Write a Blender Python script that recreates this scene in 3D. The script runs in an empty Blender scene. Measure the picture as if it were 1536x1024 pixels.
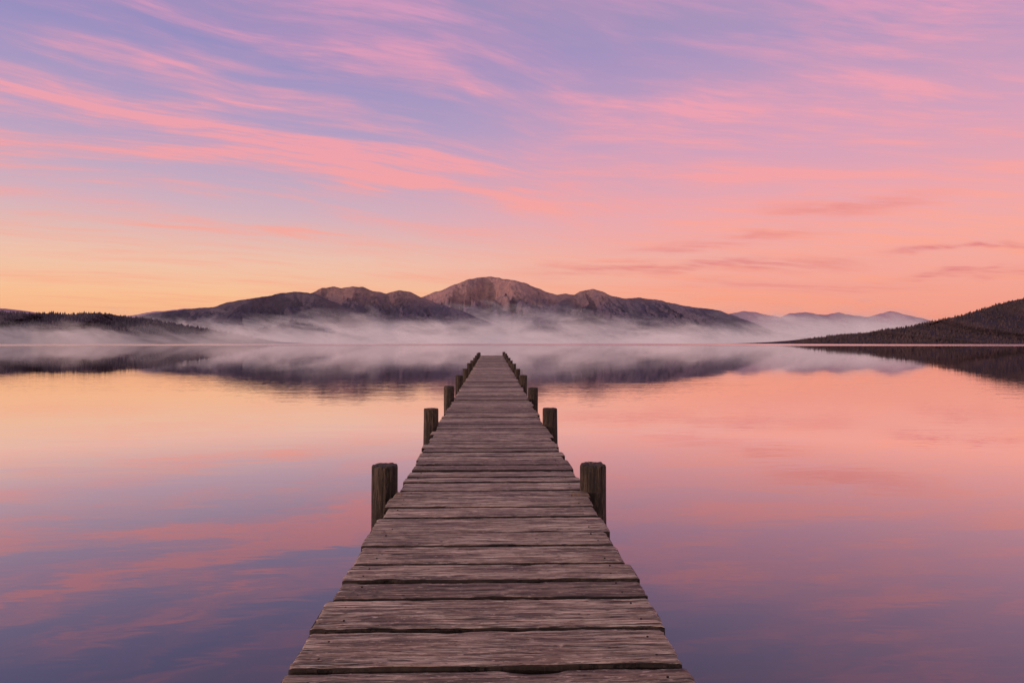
import bpy, math, random
from mathutils import noise, Vector
random.seed(7)
sc=bpy.context.scene
sc.view_settings.view_transform='Standard'
sc.view_settings.look='None'
sc.view_settings.exposure=0
sc.view_settings.gamma=1

F=1024.0; VX=738.0; HY=514.0; CZ=2.1
def lin(c):
    return tuple(((v/255)/12.92 if v/255<=0.04045 else ((v/255+0.055)/1.055)**2.4) for v in c)+(1.0,)

# ------------------------------------------------------------------ node helper
class NT:
    def __init__(s,tree):
        s.t=tree; s.n=tree.nodes; s.l=tree.links
    def new(s,t,**k):
        n=s.n.new(t)
        for a,b in k.items(): setattr(n,a,b)
        return n
    def put(s,sock,v):
        if isinstance(v,bpy.types.NodeSocket): s.l.new(v,sock)
        elif v is not None: sock.default_value=v
    def m(s,op,a,b=None,c=None,clamp=False):
        n=s.new('ShaderNodeMath',operation=op); n.use_clamp=clamp
        s.put(n.inputs[0],a)
        if b is not None: s.put(n.inputs[1],b)
        if c is not None: s.put(n.inputs[2],c)
        return n.outputs[0]
    def xyz(s,a,b,c):
        n=s.new('ShaderNodeCombineXYZ')
        for i,v in enumerate((a,b,c)): s.put(n.inputs[i],v)
        return n.outputs[0]
    def sep(s,v):
        n=s.new('ShaderNodeSeparateXYZ'); s.put(n.inputs[0],v); return n.outputs
    def noise(s,vec,scale=1,detail=5,rough=0.5,dist=0,lac=2):
        n=s.new('ShaderNodeTexNoise'); s.put(n.inputs['Vector'],vec)
        n.inputs['Scale'].default_value=scale; n.inputs['Detail'].default_value=detail
        n.inputs['Roughness'].default_value=rough; n.inputs['Distortion'].default_value=dist
        n.inputs['Lacunarity'].default_value=lac
        return n.outputs['Fac']
    def mr(s,v,a,b,c=0,d=1,smooth=True):
        n=s.new('ShaderNodeMapRange'); n.interpolation_type='SMOOTHSTEP' if smooth else 'LINEAR'
        s.put(n.inputs[0],v)
        for i,q in enumerate((a,b,c,d)): s.put(n.inputs[i+1],q)
        return n.outputs[0]
    def mix(s,f,a,b,mode='MIX'):
        n=s.new('ShaderNodeMix',data_type='RGBA',blend_type=mode)
        s.put(n.inputs[0],f); s.put(n.inputs[6],a); s.put(n.inputs[7],b)
        return n.outputs[2]
    def ramp(s,f,stops,interp='LINEAR'):
        n=s.new('ShaderNodeValToRGB'); s.put(n.inputs[0],f)
        cr=n.color_ramp; cr.interpolation=interp
        while len(cr.elements)<len(stops): cr.elements.new(0.5)
        for e,(p,c) in zip(cr.elements,stops):
            e.position=p
            e.color=c
        return n.outputs[0]
    def bump(s,h,strength,dist,normal=None):
        n=s.new('ShaderNodeBump'); n.inputs['Strength'].default_value=strength
        n.inputs['Distance'].default_value=dist; s.put(n.inputs['Height'],h)
        if normal is not None: s.put(n.inputs['Normal'],normal)
        return n.outputs[0]

def newmat(name):
    m=bpy.data.materials.new(name); m.use_nodes=True
    m.node_tree.nodes.clear()
    t=NT(m.node_tree); out=t.new('ShaderNodeOutputMaterial')
    return m,t,out
def principled(t,out,col,rough,normal=None,spec=0.5):
    p=t.new('ShaderNodeBsdfPrincipled')
    t.put(p.inputs['Base Color'],col); t.put(p.inputs['Roughness'],rough)
    p.inputs['Specular IOR Level'].default_value=spec
    if normal is not None: t.put(p.inputs['Normal'],normal)
    t.l.new(p.outputs[0],out.inputs[0]); return p
def mesh(name,verts,faces,mat=None,smooth=True,parent=None):
    me=bpy.data.meshes.new(name); me.from_pydata(verts,[],faces); me.update()
    if smooth:
        me.polygons.foreach_set('use_smooth',[True]*len(me.polygons))
    ob=bpy.data.objects.new(name,me); sc.collection.objects.link(ob)
    if mat: me.materials.append(mat)
    if parent: ob.parent=parent
    return ob

# ------------------------------------------------------------------ world
SUN_EL=math.radians(6); SUN_AZ=math.radians(-114)   # from the left, a little behind the viewer
w=bpy.data.worlds.new("World"); sc.world=w; w.use_nodes=True
w.node_tree.nodes.clear(); t=NT(w.node_tree)
out=t.new('ShaderNodeOutputWorld')
tc=t.new('ShaderNodeTexCoord')
vn=t.new('ShaderNodeVectorMath',operation='NORMALIZE'); t.l.new(tc.outputs['Generated'],vn.inputs[0])
X,Y,Z=t.sep(vn.outputs[0])
Zp=t.m('ABSOLUTE',Z)
az=t.m('ARCTAN2',X,Y); el=t.m('ARCSINE',Zp)
def z_of(y): return math.sin(math.atan((HY-y)/F))
left=[(0,(246,166,118)),(z_of(450),(250,192,148)),(z_of(400),(240,195,172)),(z_of(330),(212,177,190)),(z_of(230),(176,160,197)),(z_of(90),(152,142,192)),(0.6,(150,138,170)),(1,(152,138,163))]
right=[(0,(238,148,128)),(z_of(450),(243,160,146)),(z_of(400),(243,168,160)),(z_of(330),(234,167,175)),(z_of(230),(206,160,190)),(z_of(90),(172,149,191)),(0.6,(150,138,170)),(1,(152,138,163))]
zz=t.m('ADD',Zp,0.09)
U=t.m('DIVIDE',X,zz); V=t.m('DIVIDE',Y,zz)
def rot(A):
    sA,cA=math.sin(A),math.cos(A)
    a=t.m('ADD',t.m('MULTIPLY',U,sA),t.m('MULTIPLY',V,cA))
    b=t.m('SUBTRACT',t.m('MULTIPLY',U,cA),t.m('MULTIPLY',V,sA))
    return a,b
warp=t.noise(t.xyz(U,V,3.0),0.6,2,0.5)
azr=t.mr(az,-0.15,0.4)
a1,b1=rot(math.radians(60)); a2,b2=rot(math.radians(86))
b1w=t.m('ADD',b1,t.m('MULTIPLY',warp,0.65))
b2w=t.m('ADD',b2,t.m('MULTIPLY',warp,0.65))
def blend(p,q): return t.m('ADD',t.m('MULTIPLY',p,t.m('SUBTRACT',1.0,azr)),t.m('MULTIPLY',q,azr))
def layer(ka,kb,seed,det,rough):
    p=t.noise(t.xyz(t.m('MULTIPLY',a1,ka),t.m('MULTIPLY',b1w,kb),seed),1.0,det,rough)
    q=t.noise(t.xyz(t.m('MULTIPLY',a2,ka),t.m('MULTIPLY',b2w,kb),seed+5),1.0,det,rough)
    return blend(p,q)
nb=layer(0.72,2.5,1.3,5,0.6)
nf=layer(1.7,9.0,2.2,5,0.66)
azmix=t.mr(t.m('ADD',az,t.m('MULTIPLY',t.m('SUBTRACT',warp,0.5),0.6)),-0.35,0.5)
base=t.mix(azmix,t.ramp(Zp,[(p,lin(c)) for p,c in left]),t.ramp(Zp,[(p,lin(c)) for p,c in right]))
cloudcol=t.ramp(Zp,[(0,lin((238,144,122))),(z_of(440),lin((250,160,134))),(z_of(370),lin((252,167,150))),(z_of(280),lin((247,162,164))),(z_of(170),lin((240,161,178))),(z_of(20),lin((213,153,190))),(0.62,lin((165,138,166))),(1,lin((150,134,160)))])
ffm=t.mr(nf,0.34,0.66)
cc=t.mr(nb,0.41,0.66)
cover=t.m('MULTIPLY',cc,t.m('ADD',0.22,t.m('MULTIPLY',ffm,0.62)))
cover=t.m('ADD',cover,t.m('MULTIPLY',t.m('MULTIPLY',t.mr(nf,0.47,0.68),t.mr(nb,0.30,0.5)),0.30))
# the sky low on the left is nearly clear
lowclear=t.m('SUBTRACT',1.0,t.m('MULTIPLY',t.m('MULTIPLY',t.m('SUBTRACT',1.0,azr),t.mr(Zp,0.22,0.10)),0.55))
cover=t.m('MULTIPLY',cover,lowclear)
cover=t.m('ADD',cover,t.m('MULTIPLY',t.m('MULTIPLY',azr,t.mr(Zp,0.42,0.22)),0.18))
def ang(px,py):
    A=math.atan((px-VX)/F); E=math.atan((HY-py)/F*math.cos(A)); return A,E
wn=t.m('SUBTRACT',t.noise(t.xyz(t.m('MULTIPLY',az,4.5),t.m('MULTIPLY',el,13.0),0.5),1.0,4,0.58),0.5)
elw=t.m('ADD',el,t.m('MULTIPLY',wn,0.062))
def streak(p0,p1,wd,amp):
    A0,E0=ang(*p0); A1,E1=ang(*p1)
    L=math.hypot(A1-A0,E1-E0); ux,uy=(A1-A0)/L,(E1-E0)/L
    dx=t.m('SUBTRACT',az,A0); dy=t.m('SUBTRACT',elw,E0)
    s=t.m('MULTIPLY_ADD',dx,ux,t.m('MULTIPLY',dy,uy))
    q=t.m('SUBTRACT',t.m('MULTIPLY',dy,ux*F/wd),t.m('MULTIPLY',dx,uy*F/wd))
    s2=t.m('MULTIPLY_ADD',s,2/L,-1.0)
    e=t.m('ADD',t.m('MULTIPLY',q,q),t.m('POWER',t.m('ABSOLUTE',s2),4.0))
    return t.m('MULTIPLY',t.m('EXPONENT',t.m('MULTIPLY',e,-1.0)),amp)
S=[((-160,95),(400,200),25,1.0),((280,180),(780,300),22,.85),((60,62),(380,105),14,.7),((840,154),(1140,168),13,1.1),
   ((1060,345),(1700,280),42,.5),((560,225),(1120,245),20,.5),((520,250),(900,335),14,.7),((1230,70),(1750,10),36,.4),
   ((200,345),(620,350),10,.5),((620,120),(860,140),11,.5),((-60,285),(260,315),10,.4)]
tot=None
for q in S:
    k=streak(*q); tot=k if tot is None else t.m('ADD',tot,k)
tot=t.m('MULTIPLY',tot,t.m('ADD',0.18,t.m('MULTIPLY',ffm,1.0)))
cl=t.m('ADD',cover,tot,clamp=True)
cl=t.m('MINIMUM',cl,0.93)
sky=t.mix(cl,base,cloudcol)
D=[((820,398),(1290,392),8,.6),((940,372),(1240,350),7,.4),((1350,376),(1620,374),4,.7),((1370,417),(1620,403),3.5,.8),((1040,425),(1400,432),6,.35),((1150,320),(1420,300),12,.4)]
dk=None
for q in D:
    k=streak(*q); dk=k if dk is None else t.m('ADD',dk,k)
dk=t.m('MULTIPLY',dk,t.m('ADD',0.1,t.m('MULTIPLY',ffm,1.2)),clamp=True)
sky=t.mix(dk,sky,lin((222,124,128)))
back=t.mr(Y,-0.9,0.35)
sky=t.mix(back,lin((194,168,160)),sky)
bg=t.new('ShaderNodeBackground'); t.put(bg.inputs[0],sky); bg.inputs[1].default_value=0.97
ns=t.new('ShaderNodeTexSky',sky_type='NISHITA'); ns.sun_disc=False; ns.sun_elevation=SUN_EL; ns.sun_rotation=SUN_AZ
bg2=t.new('ShaderNodeBackground'); t.l.new(ns.outputs[0],bg2.inputs[0]); bg2.inputs[1].default_value=0.006
ad=t.new('ShaderNodeAddShader'); t.l.new(bg.outputs[0],ad.inputs[0]); t.l.new(bg2.outputs[0],ad.inputs[1])
t.l.new(ad.outputs[0],out.inputs[0])

# ------------------------------------------------------------------ sun
sd=bpy.data.lights.new('sun','SUN'); sd.energy=1.3; sd.angle=math.radians(0.6); sd.color=(1.0,0.60,0.47)
so=bpy.data.objects.new('sun',sd); sc.collection.objects.link(so)
sv=Vector((math.sin(SUN_AZ)*math.cos(SUN_EL),math.cos(SUN_AZ)*math.cos(SUN_EL),math.sin(SUN_EL)))
so.rotation_euler=sv.to_track_quat('Z','Y').to_euler(); so.location=sv*100

# ------------------------------------------------------------------ camera
cd=bpy.data.cameras.new('camera'); cd.lens=24; cd.sensor_width=36; cd.clip_start=0.05; cd.clip_end=60000
co=bpy.data.objects.new('camera',cd); sc.collection.objects.link(co)
co.location=(0.012,0,CZ); co.rotation_euler=(math.radians(90)+math.atan(2/F),0,-math.atan(30/F))
sc.camera=co

# ------------------------------------------------------------------ water
m,t,out=newmat('lake_water')
g=t.new('ShaderNodeNewGeometry'); P=g.outputs['Position']; px,py,pz=t.sep(P)
r1=t.noise(t.xyz(t.m('MULTIPLY',px,0.30),t.m('MULTIPLY',py,0.75),0),1.0,2,0.5,0.4)
r2=t.noise(t.xyz(t.m('MULTIPLY',px,1.5),t.m('MULTIPLY',py,4.5),5),1.0,2,0.5,0.3)
r3=t.noise(t.xyz(t.m('MULTIPLY',px,0.02),t.m('MULTIPLY',py,0.05),5),1.0,3,0.5,0.3)
patch=t.mr(r3,0.38,0.66,0.25,1.0)
d=t.m('SQRT',t.m('ADD',t.m('MULTIPLY',px,px),t.m('MULTIPLY',py,py)))
calm=t.mr(d,12,90,1.0,0.26)
h=t.m('ADD',t.m('MULTIPLY',r1,0.0052),t.m('MULTIPLY',t.m('MULTIPLY',r2,patch),0.0036))
h=t.m('MULTIPLY',h,calm)
bn=t.bump(h,1.0,1.0)
far=t.mr(d,430,620)
rough=t.m('ADD',0.012,t.m('MULTIPLY',far,0.14))
gl=t.new('ShaderNodeBsdfGlossy'); t.put(gl.inputs['Roughness'],rough); t.put(gl.inputs['Normal'],bn)
gl.inputs['Color'].default_value=(0.95,0.90,0.90,1)
df=t.new('ShaderNodeBsdfDiffuse'); df.inputs['Color'].default_value=(0.018,0.042,0.066,1)
fr=t.new('ShaderNodeFresnel'); fr.inputs['IOR'].default_value=1.9
f=t.mr(fr.outputs[0],0.12,0.52,0.085,1.0,False)
mx=t.new('ShaderNodeMixShader'); t.put(mx.inputs[0],f); t.l.new(df.outputs[0],mx.inputs[1]); t.l.new(gl.outputs[0],mx.inputs[2])
t.l.new(mx.outputs[0],out.inputs[0])
R=30000
mesh('lake_water',[(-R,-R,0),(R,-R,0),(R,R,0),(-R,R,0)],[(0,1,2,3)],m,False)

# ------------------------------------------------------------------ terrain
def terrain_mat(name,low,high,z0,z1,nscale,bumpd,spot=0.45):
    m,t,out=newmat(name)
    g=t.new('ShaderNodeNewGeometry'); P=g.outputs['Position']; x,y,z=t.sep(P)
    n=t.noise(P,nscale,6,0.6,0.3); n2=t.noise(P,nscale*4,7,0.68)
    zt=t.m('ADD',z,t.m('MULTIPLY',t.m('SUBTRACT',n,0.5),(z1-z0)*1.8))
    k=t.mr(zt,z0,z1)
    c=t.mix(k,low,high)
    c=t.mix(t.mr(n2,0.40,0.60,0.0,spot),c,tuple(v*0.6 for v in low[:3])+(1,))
    nr=t.bump(n2,1.0,bumpd)
    principled(t,out,c,0.95,nr,0.0)
    return m
def interp(pts,x):
    if x<=pts[0][0]: return pts[0][1]
    for (a,b),(c,d) in zip(pts,pts[1:]):
        if x<=c:
            k=(x-a)/(c-a); k2=k*k*(3-2*k); k=0.75*k+0.25*k2
            return b+(d-b)*k
    return pts[-1][1]
def ridge(name,pts,D,front,back,mat,nx=260,nt=46,seed=0,rug=0.35,spur=14,crest=1.0,p=1.15,wob=0.25,drop=0):
    x0,x1=pts[0][0],pts[-1][0]
    V=[];Fc=[]
    ts=[-1+ i/(nt//4) for i in range(nt//4)]+[i/(nt-nt//4-1) for i in range(nt-nt//4)]
    NT_=len(ts)
    for i in range(nx):
        q=x0+(x1-x0)*i/(nx-1)
        yy=interp(pts,q)
        yy+=crest*(noise.fractal(Vector((q*0.07,seed*3.1,0)),0.8,2.0,6))
        wy=1+wob*front/D*noise.noise(Vector((q*0.012,seed,5)))*2
        Dd=D*wy
        X=(q-VX)/F*Dd; H=max(CZ+Dd*(HY-yy)/F-drop,0.0)
        for tt in ts:
            if tt<0: y=Dd-tt*back; a=-tt
            else: y=Dd-tt*front; a=tt
            ww=0.6*noise.fractal(Vector((q*0.02,a*2.5,seed+9)),0.8,2.0,4)
            n=noise.ridged_multi_fractal(Vector((q/1536*spur+ww*1.5,a*1.2+ww*0.9,seed+2.5)),0.8,2.1,7,1.0,2.0)
            n=min(1.0,max(0.0,n/2.0))
            env=min(1,a*5.0)*(1-a)**0.5
            h=H*((1-a)**p-rug*env*(1-n)*0.55)
            if a>=0.999: h=-4
            V.append((X,y,max(h,-4)))
    for i in range(nx-1):
        for j in range(NT_-1):
            k=i*NT_+j; Fc.append((k,k+NT_,k+NT_+1,k+1))
    ob=mesh(name,V,Fc,mat,True)
    return V,nx,NT_,ts,ob

mtop=terrain_mat('mountain_rock',(0.285,0.24,0.34,1),(0.58,0.36,0.35,1),260,480,0.0035,50,0.42)  # slope colours paled to mauve: aerial haze painted over rock and forest
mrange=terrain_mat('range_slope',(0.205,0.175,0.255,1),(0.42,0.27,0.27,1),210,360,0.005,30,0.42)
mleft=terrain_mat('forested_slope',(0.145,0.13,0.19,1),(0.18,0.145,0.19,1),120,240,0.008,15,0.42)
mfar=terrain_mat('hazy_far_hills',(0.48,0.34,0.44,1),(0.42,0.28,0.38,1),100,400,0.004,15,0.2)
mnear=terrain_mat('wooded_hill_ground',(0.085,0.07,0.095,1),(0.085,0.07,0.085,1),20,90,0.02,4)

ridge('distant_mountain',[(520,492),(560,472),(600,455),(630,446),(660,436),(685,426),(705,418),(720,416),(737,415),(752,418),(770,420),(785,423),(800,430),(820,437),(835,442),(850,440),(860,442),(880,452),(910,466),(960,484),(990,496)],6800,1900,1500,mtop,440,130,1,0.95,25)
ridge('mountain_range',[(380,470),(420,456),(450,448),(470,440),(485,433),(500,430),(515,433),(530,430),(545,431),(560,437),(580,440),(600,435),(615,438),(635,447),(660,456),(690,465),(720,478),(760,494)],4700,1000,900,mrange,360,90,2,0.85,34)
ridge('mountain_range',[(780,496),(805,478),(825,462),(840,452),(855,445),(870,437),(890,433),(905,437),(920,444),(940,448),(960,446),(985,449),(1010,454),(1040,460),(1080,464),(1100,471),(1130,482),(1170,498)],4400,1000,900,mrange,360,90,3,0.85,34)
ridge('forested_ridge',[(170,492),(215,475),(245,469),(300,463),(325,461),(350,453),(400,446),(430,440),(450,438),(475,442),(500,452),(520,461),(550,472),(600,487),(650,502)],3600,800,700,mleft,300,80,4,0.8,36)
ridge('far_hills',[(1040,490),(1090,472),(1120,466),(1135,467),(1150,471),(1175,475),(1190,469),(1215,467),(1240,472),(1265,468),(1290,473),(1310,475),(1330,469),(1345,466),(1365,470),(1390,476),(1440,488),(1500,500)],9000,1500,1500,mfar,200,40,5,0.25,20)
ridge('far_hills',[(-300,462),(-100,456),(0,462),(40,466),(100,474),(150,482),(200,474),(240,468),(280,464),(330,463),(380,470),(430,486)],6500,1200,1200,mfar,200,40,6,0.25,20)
Lh=ridge('wooded_hill',[(-420,455),(-300,450),(-160,458),(-50,463),(0,464),(50,468),(90,467),(120,470),(150,467),(175,468),(200,473),(230,475),(255,481),(300,489),(340,496),(390,507),(430,513.5)],1800,420,500,mnear,240,40,7,0.3,26,0.8,drop=6)
Rh=ridge('wooded_hill',[(1190,513.5),(1225,507),(1260,501),(1300,497),(1350,491),(1390,485),(1430,475),(1460,469),(1490,460),(1510,453),(1536,447),(1600,432),(1700,420),(1850,425),(2000,440)],1500,380,500,mnear,240,40,8,0.3,26,0.8,drop=4)

def forest(info,count,hmin,hmax,c1,c2):
    m,t,out=newmat('conifer_foliage')
    g=t.new('ShaderNodeNewGeometry'); n=t.noise(g.outputs['Position'],0.05,4,0.6)
    principled(t,out,t.mix(t.mr(n,0.3,0.7),c1,c2),0.9,None,0.1)
    V,nx,nt,ts,ob=info; vs=[];fs=[]
    j0=next(i for i,a in enumerate(ts) if a>=-0.15)
    for c in range(count):
        i=random.random()*(nx-1.001)
        j=j0+(random.random()**1.25)*(nt-1.01-j0)
        if random.random()<0.16: j=j0+random.random()*6
        ii,jj=int(i),int(j); u,v=i-ii,j-jj
        A=Vector(V[ii*nt+jj]);B=Vector(V[(ii+1)*nt+jj]);C=Vector(V[ii*nt+jj+1]);E=Vector(V[(ii+1)*nt+jj+1])
        p=A*(1-u)*(1-v)+B*u*(1-v)+C*(1-u)*v+E*u*v
        if p.z<1.0: continue
        cl=noise.noise(Vector((p.x*0.012,p.y*0.012,1)))
        h=(hmin+(hmax-hmin)*random.random()**1.8)*(1+0.4*cl)
        r=h*random.uniform(0.26,0.42)
        for (zb,zt,rr) in ((0.0,0.62,1.0),(0.35,1.0,0.66)):
            k=len(vs); n=5; a0=random.random()*6
            for s in range(n):
                a=a0+s*math.tau/n; q=rr*r*random.uniform(.8,1.2)
                vs.append((p.x+q*math.cos(a),p.y+q*math.sin(a),p.z-1+zb*h))
            vs.append((p.x,p.y,p.z-1+zt*h))
            for s in range(n): fs.append((k+s,k+(s+1)%n,k+n))
    mesh('conifer_forest',vs,fs,m,False)
forest(Lh,12000,4,9,(0.11,0.10,0.145,1),(0.17,0.14,0.175,1))  # paler purple foliage on the left, distance haze painted into its colour
forest(Rh,14000,3,7.5,(0.055,0.048,0.06,1),(0.13,0.09,0.095,1))

# ------------------------------------------------------------------ mist banks
def mist(x0,x1,D,top,dens,seed,wisp=0.6,ef=0.12,lvl=0.36,em_=0.14):
    m,t,out=newmat('mist')
    g=t.new('ShaderNodeNewGeometry'); x,y,z=t.sep(g.outputs['Position'])
    uv=t.new('ShaderNodeUVMap'); u,v,_=t.sep(uv.outputs[0])
    xs=t.m('ADD',x,t.m('MULTIPLY',z,1.6))
    n=t.noise(t.xyz(t.m('MULTIPLY',xs,13.0/D),t.m('MULTIPLY',z,34.0/D),seed),1.0,6,0.6,0.5)
    nb=t.noise(t.xyz(t.m('MULTIPLY',u,5.0),0.0,seed+4),1.0,2,0.5)
    tp=t.m('ADD',lvl,t.m('MULTIPLY',t.m('SUBTRACT',n,0.5),wisp*1.8))
    tp=t.m('ADD',tp,t.m('MULTIPLY',t.m('SUBTRACT',nb,0.5),0.8))
    a=t.mr(v,t.m('SUBTRACT',tp,0.30),t.m('ADD',tp,0.36),1.0,0.0)
    a=t.m('MULTIPLY',a,t.mr(u,0,ef)); a=t.m('MULTIPLY',a,t.mr(u,1-ef,1,1.0,0.0))
    a=t.m('MULTIPLY',a,t.mr(v,0.7,1.0,1.0,0.0))
    a=t.m('MULTIPLY',a,t.m('ADD',0.45,t.m('MULTIPLY',n,1.1)))
    a=t.m('MULTIPLY',a,dens,clamp=True)
    df=t.new('ShaderNodeBsdfDiffuse'); df.inputs[0].default_value=(0.96,0.94,0.96,1)
    tl=t.new('ShaderNodeBsdfTranslucent'); tl.inputs[0].default_value=(0.96,0.94,0.96,1)
    m1=t.new('ShaderNodeMixShader'); m1.inputs[0].default_value=0.45
    t.l.new(df.outputs[0],m1.inputs[1]); t.l.new(tl.outputs[0],m1.inputs[2])
    em=t.new('ShaderNodeEmission'); em.inputs[0].default_value=(1.0,0.76,0.80,1); em.inputs[1].default_value=em_  # added glow, stands in for light scattered inside the mist
    ads=t.new('ShaderNodeAddShader'); t.l.new(m1.outputs[0],ads.inputs[0]); t.l.new(em.outputs[0],ads.inputs[1])
    tr=t.new('ShaderNodeBsdfTransparent')
    m2=t.new('ShaderNodeMixShader'); t.put(m2.inputs[0],a)
    t.l.new(tr.outputs[0],m2.inputs[1]); t.l.new(ads.outputs[0],m2.inputs[2])
    t.l.new(m2.outputs[0],out.inputs[0])
    try: m.cycles.emission_sampling='NONE'
    except Exception: pass
    n_=80; V=[];Fc=[];UV=[]
    for i in range(n_+1):
        q=x0+(x1-x0)*i/n_; Dd=D*(1+0.04*noise.noise(Vector((q*0.008,seed,0))))
        X=(q-VX)/F*Dd
        for j in range(5):
            V.append((X,Dd+j*D*0.006,-0.5+(top*D/F)*j/4)); UV.append((i/n_,j/4))
    for i in range(n_):
        for j in range(4):
            k=i*5+j; Fc.append((k,k+5,k+6,k+1))
    ob=mesh('mist_bank',V,Fc,m,True)
    ul=ob.data.uv_layers.new(name='UVMap')
    for lp in ob.data.loops: ul.data[lp.index].uv=UV[lp.vertex_index]
    return ob
mist(-560,700,1340,48,0.58,1.0,lvl=0.40)
mist(-300,1560,2500,58,0.78,2.0,lvl=0.38)
mist(100,1500,3150,72,0.60,6.0,lvl=0.38)
mist(300,1600,4900,90,0.60,4.0)
mist(900,1750,7200,58,0.6,5.0)

# ------------------------------------------------------------------ jetty
jetty=bpy.data.objects.new('wooden_jetty',None); sc.collection.objects.link(jetty)
SL=8/F; DZ=CZ-1.485
def dz(y): return DZ+SL*y

def wood(name,c_dark,c_mid,c_light,axis,rough=0.62,post=False):
    m,t,out=newmat(name)
    g=t.new('ShaderNodeNewGeometry'); x,y,z=t.sep(g.outputs['Position'])
    at=t.new('ShaderNodeAttribute'); at.attribute_name='tone'; tone=at.outputs['Fac']
    off=t.m('MULTIPLY',tone,37.0)
    if axis=='x': al,c1,c2=x,y,z
    elif axis=='y': al,c1,c2=y,x,z
    else: al,c1,c2=z,x,y
    al=t.m('ADD',al,off)
    G=40 if post else 36
    wv=t.m('MULTIPLY',t.noise(t.xyz(t.m('MULTIPLY',al,1.6),t.m('MULTIPLY',c1,5.0),off),1,2,0.5),0.07)
    c1w=t.m('ADD',c1,wv)
    grain=t.noise(t.xyz(t.m('MULTIPLY',al,1.2),t.m('MULTIPLY',c1w,G),t.m('MULTIPLY',c2,G if post else 8)),1,6,0.76)
    fineg=t.noise(t.xyz(t.m('MULTIPLY',al,4),t.m('MULTIPLY',c1w,130),t.m('MULTIPLY',c2,130 if post else 14)),1,3,0.7)
    blot=t.noise(t.xyz(t.m('MULTIPLY',al,1.9),t.m('MULTIPLY',c1,9),t.m('ADD',c2,off)),1,7,0.72,0.25)
    spk=t.noise(t.xyz(t.m('MULTIPLY',al,15),t.m('MULTIPLY',c1,60),c2),1,3,0.7)
    crack=t.noise(t.xyz(t.m('MULTIPLY',al,0.7),t.m('MULTIPLY',c1w,26),t.m('MULTIPLY',c2,22 if post else 3)),1,3,0.55)
    cr=t.m('SUBTRACT',1.0,t.mr(t.m('ABSOLUTE',t.m('SUBTRACT',crack,0.5)),0.003,0.026))
    cr=t.m('MULTIPLY',cr,t.mr(blot,0.42,0.55))
    c=t.mix(t.mr(grain,0.41,0.59),c_dark,c_mid)
    c=t.mix(t.m('MULTIPLY',t.mr(blot,0.42,0.58),t.mr(fineg,0.38,0.60)),c,c_light)
    c=t.mix(t.mr(tone,0.25,1.0,0.0,0.85),c,t.mix(1.0,c,(0.45,0.40,0.39,1),'MULTIPLY'))
    c=t.mix(t.mr(blot,0.46,0.33,0.0,0.75),c,c_dark)
    c=t.mix(t.m('MULTIPLY',t.mr(spk,0.59,0.68),0.7),c,c_light)
    dark=tuple(v*0.18 for v in c_dark[:3])+(1,)
    c=t.mix(t.mr(spk,0.41,0.31,0.0,0.88),c,dark)
    c=t.mix(t.m('MULTIPLY',cr,0.94),c,dark)
    hh=t.m('ADD',t.m('MULTIPLY',grain,1.0),t.m('ADD',t.m('MULTIPLY',fineg,0.35),t.m('MULTIPLY',blot,0.5)))
    hh=t.m('SUBTRACT',hh,t.m('MULTIPLY',cr,1.2))
    nr=t.bump(hh,1.0,0.015)
    r=t.mr(blot,0.3,0.7,rough-0.14,rough+0.12)
    principled(t,out,c,r,nr,0.5)
    return m
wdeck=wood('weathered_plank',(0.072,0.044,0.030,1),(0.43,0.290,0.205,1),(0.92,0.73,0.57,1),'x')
wedge=wood('shaded_plank_edge',(0.012,0.008,0.006,1),(0.035,0.022,0.017,1),(0.07,0.05,0.04,1),'x',0.85)  # plank sides coloured dark: the shade in the gaps is painted in
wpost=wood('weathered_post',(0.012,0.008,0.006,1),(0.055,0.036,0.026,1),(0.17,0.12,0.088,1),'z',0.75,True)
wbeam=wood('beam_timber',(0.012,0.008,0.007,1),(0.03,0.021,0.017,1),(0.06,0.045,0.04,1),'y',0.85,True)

def setattr_tone(ob,vals):
    a=ob.data.attributes.new('tone','FLOAT','POINT'); a.data.foreach_set('value',vals)

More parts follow.
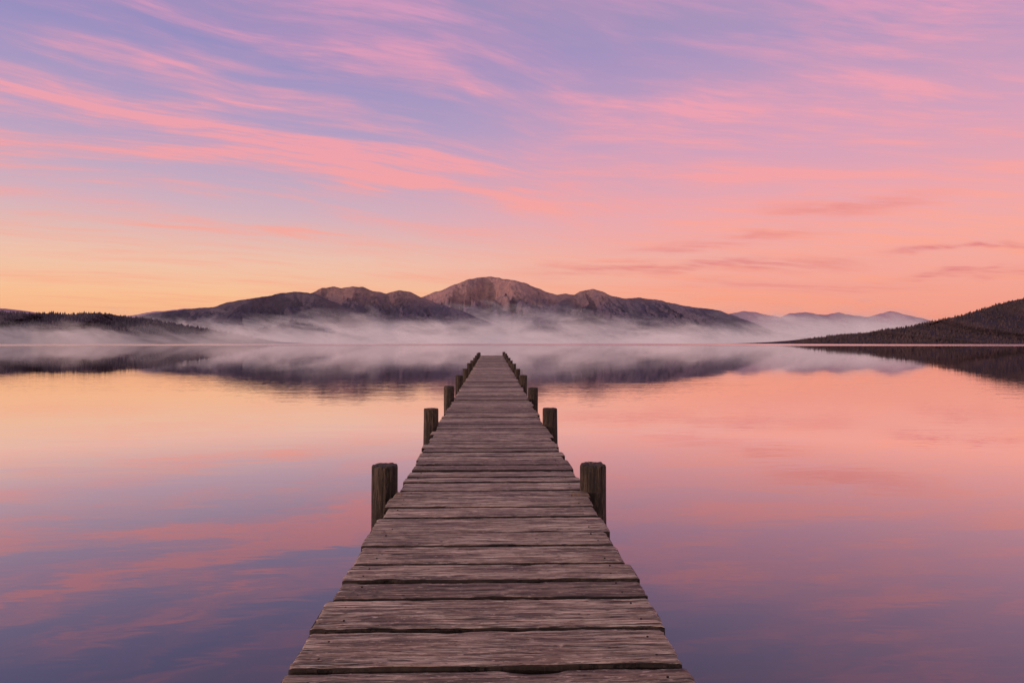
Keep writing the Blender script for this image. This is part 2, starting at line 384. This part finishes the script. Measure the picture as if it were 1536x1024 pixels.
gaps=[2.70,3.07,3.48,3.89,4.18,4.51,4.87,5.24,5.65]
y=5.65
while y<56.0:
    y+=random.uniform(0.27,0.37); gaps.append(y)
y=2.70
while y>-3: 
    y-=random.uniform(0.3,0.4); gaps.insert(0,y)
V=[];Fc=[];T=[]; nails=[]; MI=[]
def gapw(y): 
    r=random.Random(int(y*1000)); return r.choice((0.010,0.013,0.016,0.02)) if abs(y-3.48)>0.01 else 0.026
for a,b in zip(gaps,gaps[1:]):
    near=a<12
    y0,y1=a+gapw(a),b-gapw(b)*0.6; th=0.06
    xl=-0.9+random.uniform(-0.035,0.026); xr=0.9+random.uniform(-0.026,0.035)
    tone=random.random(); sd=random.random()*100
    skew=random.uniform(-0.008,0.008); zo=random.uniform(-0.005,0.007); tilt=random.uniform(-0.006,0.006)
    nx=130 if near else (30 if a<25 else 8); nyy=18 if near else (7 if a<25 else 4)
    base=len(V); wd=y1-y0
    prof=[(0.0,-th),(0.0,-0.012),(0.005/wd,-0.004)]+[(0.012/wd+(1-0.024/wd)*k/(nyy-1),0) for k in range(nyy)]+[(1-0.005/wd,-0.004),(1.0,-0.012),(1.0,-th)]
    L=len(prof)
    for i in range(nx+1):
        u=i/nx; x=xl+(xr-xl)*u
        e0=0.009*noise.fractal(Vector((x*7,sd,0)),0.7,2,4); e1=0.009*noise.fractal(Vector((x*7,sd,9)),0.7,2,4)
        ch0=max(0,noise.noise(Vector((x*4,sd,20)))-0.3)*0.07; ch1=max(0,noise.noise(Vector((x*4,sd,30)))-0.3)*0.07
        for (pv,pz) in prof:
            yy=y0+wd*pv+(e0+ch0)*(1-pv)+(e1-ch1)*pv+skew*(u-0.5)*2
            zz_=pz+zo+tilt*(pv-0.5)*2
            if near and pz==0:
                zz_+=0.004*noise.fractal(Vector((x*2.0,yy*26,sd)),0.7,2,4)-0.004*(abs(pv-0.5)*2)**3
            xx=x
            if i==0 or i==nx:
                xx+=0.012*noise.noise(Vector((yy*22,sd,5)))
            if (i==0 or i==nx) and pz>-0.01: zz_-=0.006
            V.append((xx,yy,dz(yy)+zz_)); T.append(tone)
    for i in range(nx):
        for j in range(L):
            k=base+i*L+j; k2=base+i*L+(j+1)%L
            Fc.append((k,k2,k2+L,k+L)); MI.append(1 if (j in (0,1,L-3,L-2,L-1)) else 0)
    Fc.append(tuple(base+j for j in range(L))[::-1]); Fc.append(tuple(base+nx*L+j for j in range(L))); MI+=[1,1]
    if a<9:
        for xs in (-0.78,0.78):
            for yf in (0.25,0.75):
                nails.append((xs+random.uniform(-.02,.02),y0+wd*yf+random.uniform(-.02,.02),zo))
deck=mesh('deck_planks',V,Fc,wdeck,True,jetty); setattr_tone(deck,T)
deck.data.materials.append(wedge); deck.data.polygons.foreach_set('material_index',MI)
m,t,out=newmat('rusty_nail'); p=principled(t,out,(0.03,0.018,0.014,1),0.5); p.inputs['Metallic'].default_value=0.6
V=[];Fc=[]
for (x,y,zo) in nails:
    k=len(V); n=8
    for r,zz_ in ((0.006,-0.004),(0.006,0.002),(0.003,0.0035)):
        for s in range(n): V.append((x+r*math.cos(s*math.tau/n),y+r*math.sin(s*math.tau/n),dz(y)+zo+zz_))
    for q in range(2):
        for s in range(n): Fc.append((k+q*n+s,k+q*n+(s+1)%n,k+(q+1)*n+(s+1)%n,k+(q+1)*n+s))
    Fc.append(tuple(k+2*n+s for s in range(n)))
mesh('nail_heads',V,Fc,m,False,jetty)
def box(V,Fc,x0,x1,y0,y1,zt0,zt1,h):
    k=len(V)
    V+= [(x0,y0,zt0-h),(x1,y0,zt0-h),(x1,y1,zt1-h),(x0,y1,zt1-h),(x0,y0,zt0),(x1,y0,zt0),(x1,y1,zt1),(x0,y1,zt1)]
    Fc+= [tuple(k+i for i in f) for f in ((3,2,1,0),(4,5,6,7),(0,1,5,4),(1,2,6,5),(2,3,7,6),(3,0,4,7))]
V=[];Fc=[]
for xs in (-0.78,-0.02,0.74):
    box(V,Fc,xs-0.05,xs+0.05,-3,55.9,dz(-3)-0.07,dz(55.9)-0.07,0.16)
posts=[1.75]+[6.65+4.92*i for i in range(11)]
for yp in posts: box(V,Fc,-0.89,0.89,yp-0.07,yp+0.07,dz(yp)-0.234,dz(yp)-0.234,0.16)
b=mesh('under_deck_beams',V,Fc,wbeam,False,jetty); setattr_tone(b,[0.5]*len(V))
pi=0
for n_,yp in enumerate(posts):
    if n_==0: continue
    for sgn in (-1,1):
        pi+=1; sd=pi*7.3
        r0=random.uniform(0.122,0.134) if n_<3 else random.uniform(0.105,0.13)
        hgt=random.uniform(0.25,0.31) if n_>2 else (0.25 if n_==1 else 0.285)
        cx=sgn*(0.9+r0-0.01+(0.012 if sgn<0 else -0.012)); cy=yp+random.uniform(-0.12,0.12)*(n_>2)
        lx=random.uniform(-0.012,0.012); ly=random.uniform(-0.012,0.012)
        ns_=96 if n_<3 else 28; V=[];Fc=[]
        top=dz(yp)+hgt
        levels=[(-2.0,1.03),(-0.5,1.03),(0.0,1.02),(0.3,1.01)]+[(0.45+(top-0.45-0.026)*k/16,1.0) for k in range(17)]+[(top-0.014,0.985),(top-0.004,0.95),(top,0.89),(top+0.002,0.7),(top+0.003,0.4)]
        for (zv,s) in levels:
            for q in range(ns_):
                a=q*math.tau/ns_
                n=noise.fractal(Vector((math.cos(a)*1.8,math.sin(a)*1.8,zv*0.5+sd)),0.8,2,3)*0.06
                n+=-0.09*max(0,noise.noise(Vector((math.cos(a)*4.5,math.sin(a)*4.5,sd+zv*0.4)))-0.2)*2
                n+=0.022*noise.noise(Vector((math.cos(a)*12,math.sin(a)*12,sd+zv*0.8)))
                rr=r0*s*(1+n)
                zadd=0.012*noise.noise(Vector((math.cos(a)*s*3,math.sin(a)*s*3,sd))) if zv>top-0.03 else 0
                V.append((cx+lx*zv+rr*math.cos(a),cy+ly*zv+rr*math.sin(a),zv+zadd))
        V.append((cx+lx*top,cy+ly*top,top+0.003)); c=len(V)-1
        for i in range(len(levels)-1):
            for q in range(ns_): Fc.append((i*ns_+q,i*ns_+(q+1)%ns_,(i+1)*ns_+(q+1)%ns_,(i+1)*ns_+q))
        e=(len(levels)-1)*ns_
        for q in range(ns_): Fc.append((e+q,e+(q+1)%ns_,c))
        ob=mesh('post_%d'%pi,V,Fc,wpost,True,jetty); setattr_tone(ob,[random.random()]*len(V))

m,t,out=newmat('dry_grass'); principled(t,out,(0.34,0.23,0.11,1),0.8,None,0.2)
def tuft(x,y,z,n,hh,sp):
    V=[];Fc=[]
    for i in range(n):
        a=random.random()*math.tau; l=hh*random.uniform(.4,1); bx=x+random.uniform(-sp,sp); by=y+random.uniform(-sp,sp)
        dx,dy=math.cos(a)*l*random.uniform(.2,.8),math.sin(a)*l*random.uniform(.2,.8); k=len(V); wv=0.002
        px_,py_=-math.sin(a)*wv,math.cos(a)*wv
        V+=[(bx-px_,by-py_,z),(bx+px_,by+py_,z),(bx+dx*.4+px_*.7,by+dy*.4+py_*.7,z+l*.6),(bx+dx*.4-px_*.7,by+dy*.4-py_*.7,z+l*.6),(bx+dx,by+dy,z+l*.85)]
        Fc+=[(k,k+1,k+2,k+3),(k+3,k+2,k+4)]
    return mesh('grass_tuft',V,Fc,m,False)
tuft(0.80,6.45,dz(6.45)-0.01,30,0.05,0.035)
tuft(-0.86,6.5,dz(6.5)-0.01,26,0.045,0.03)
tuft(0.96,6.62,dz(6.65)+0.245,8,0.055,0.03)
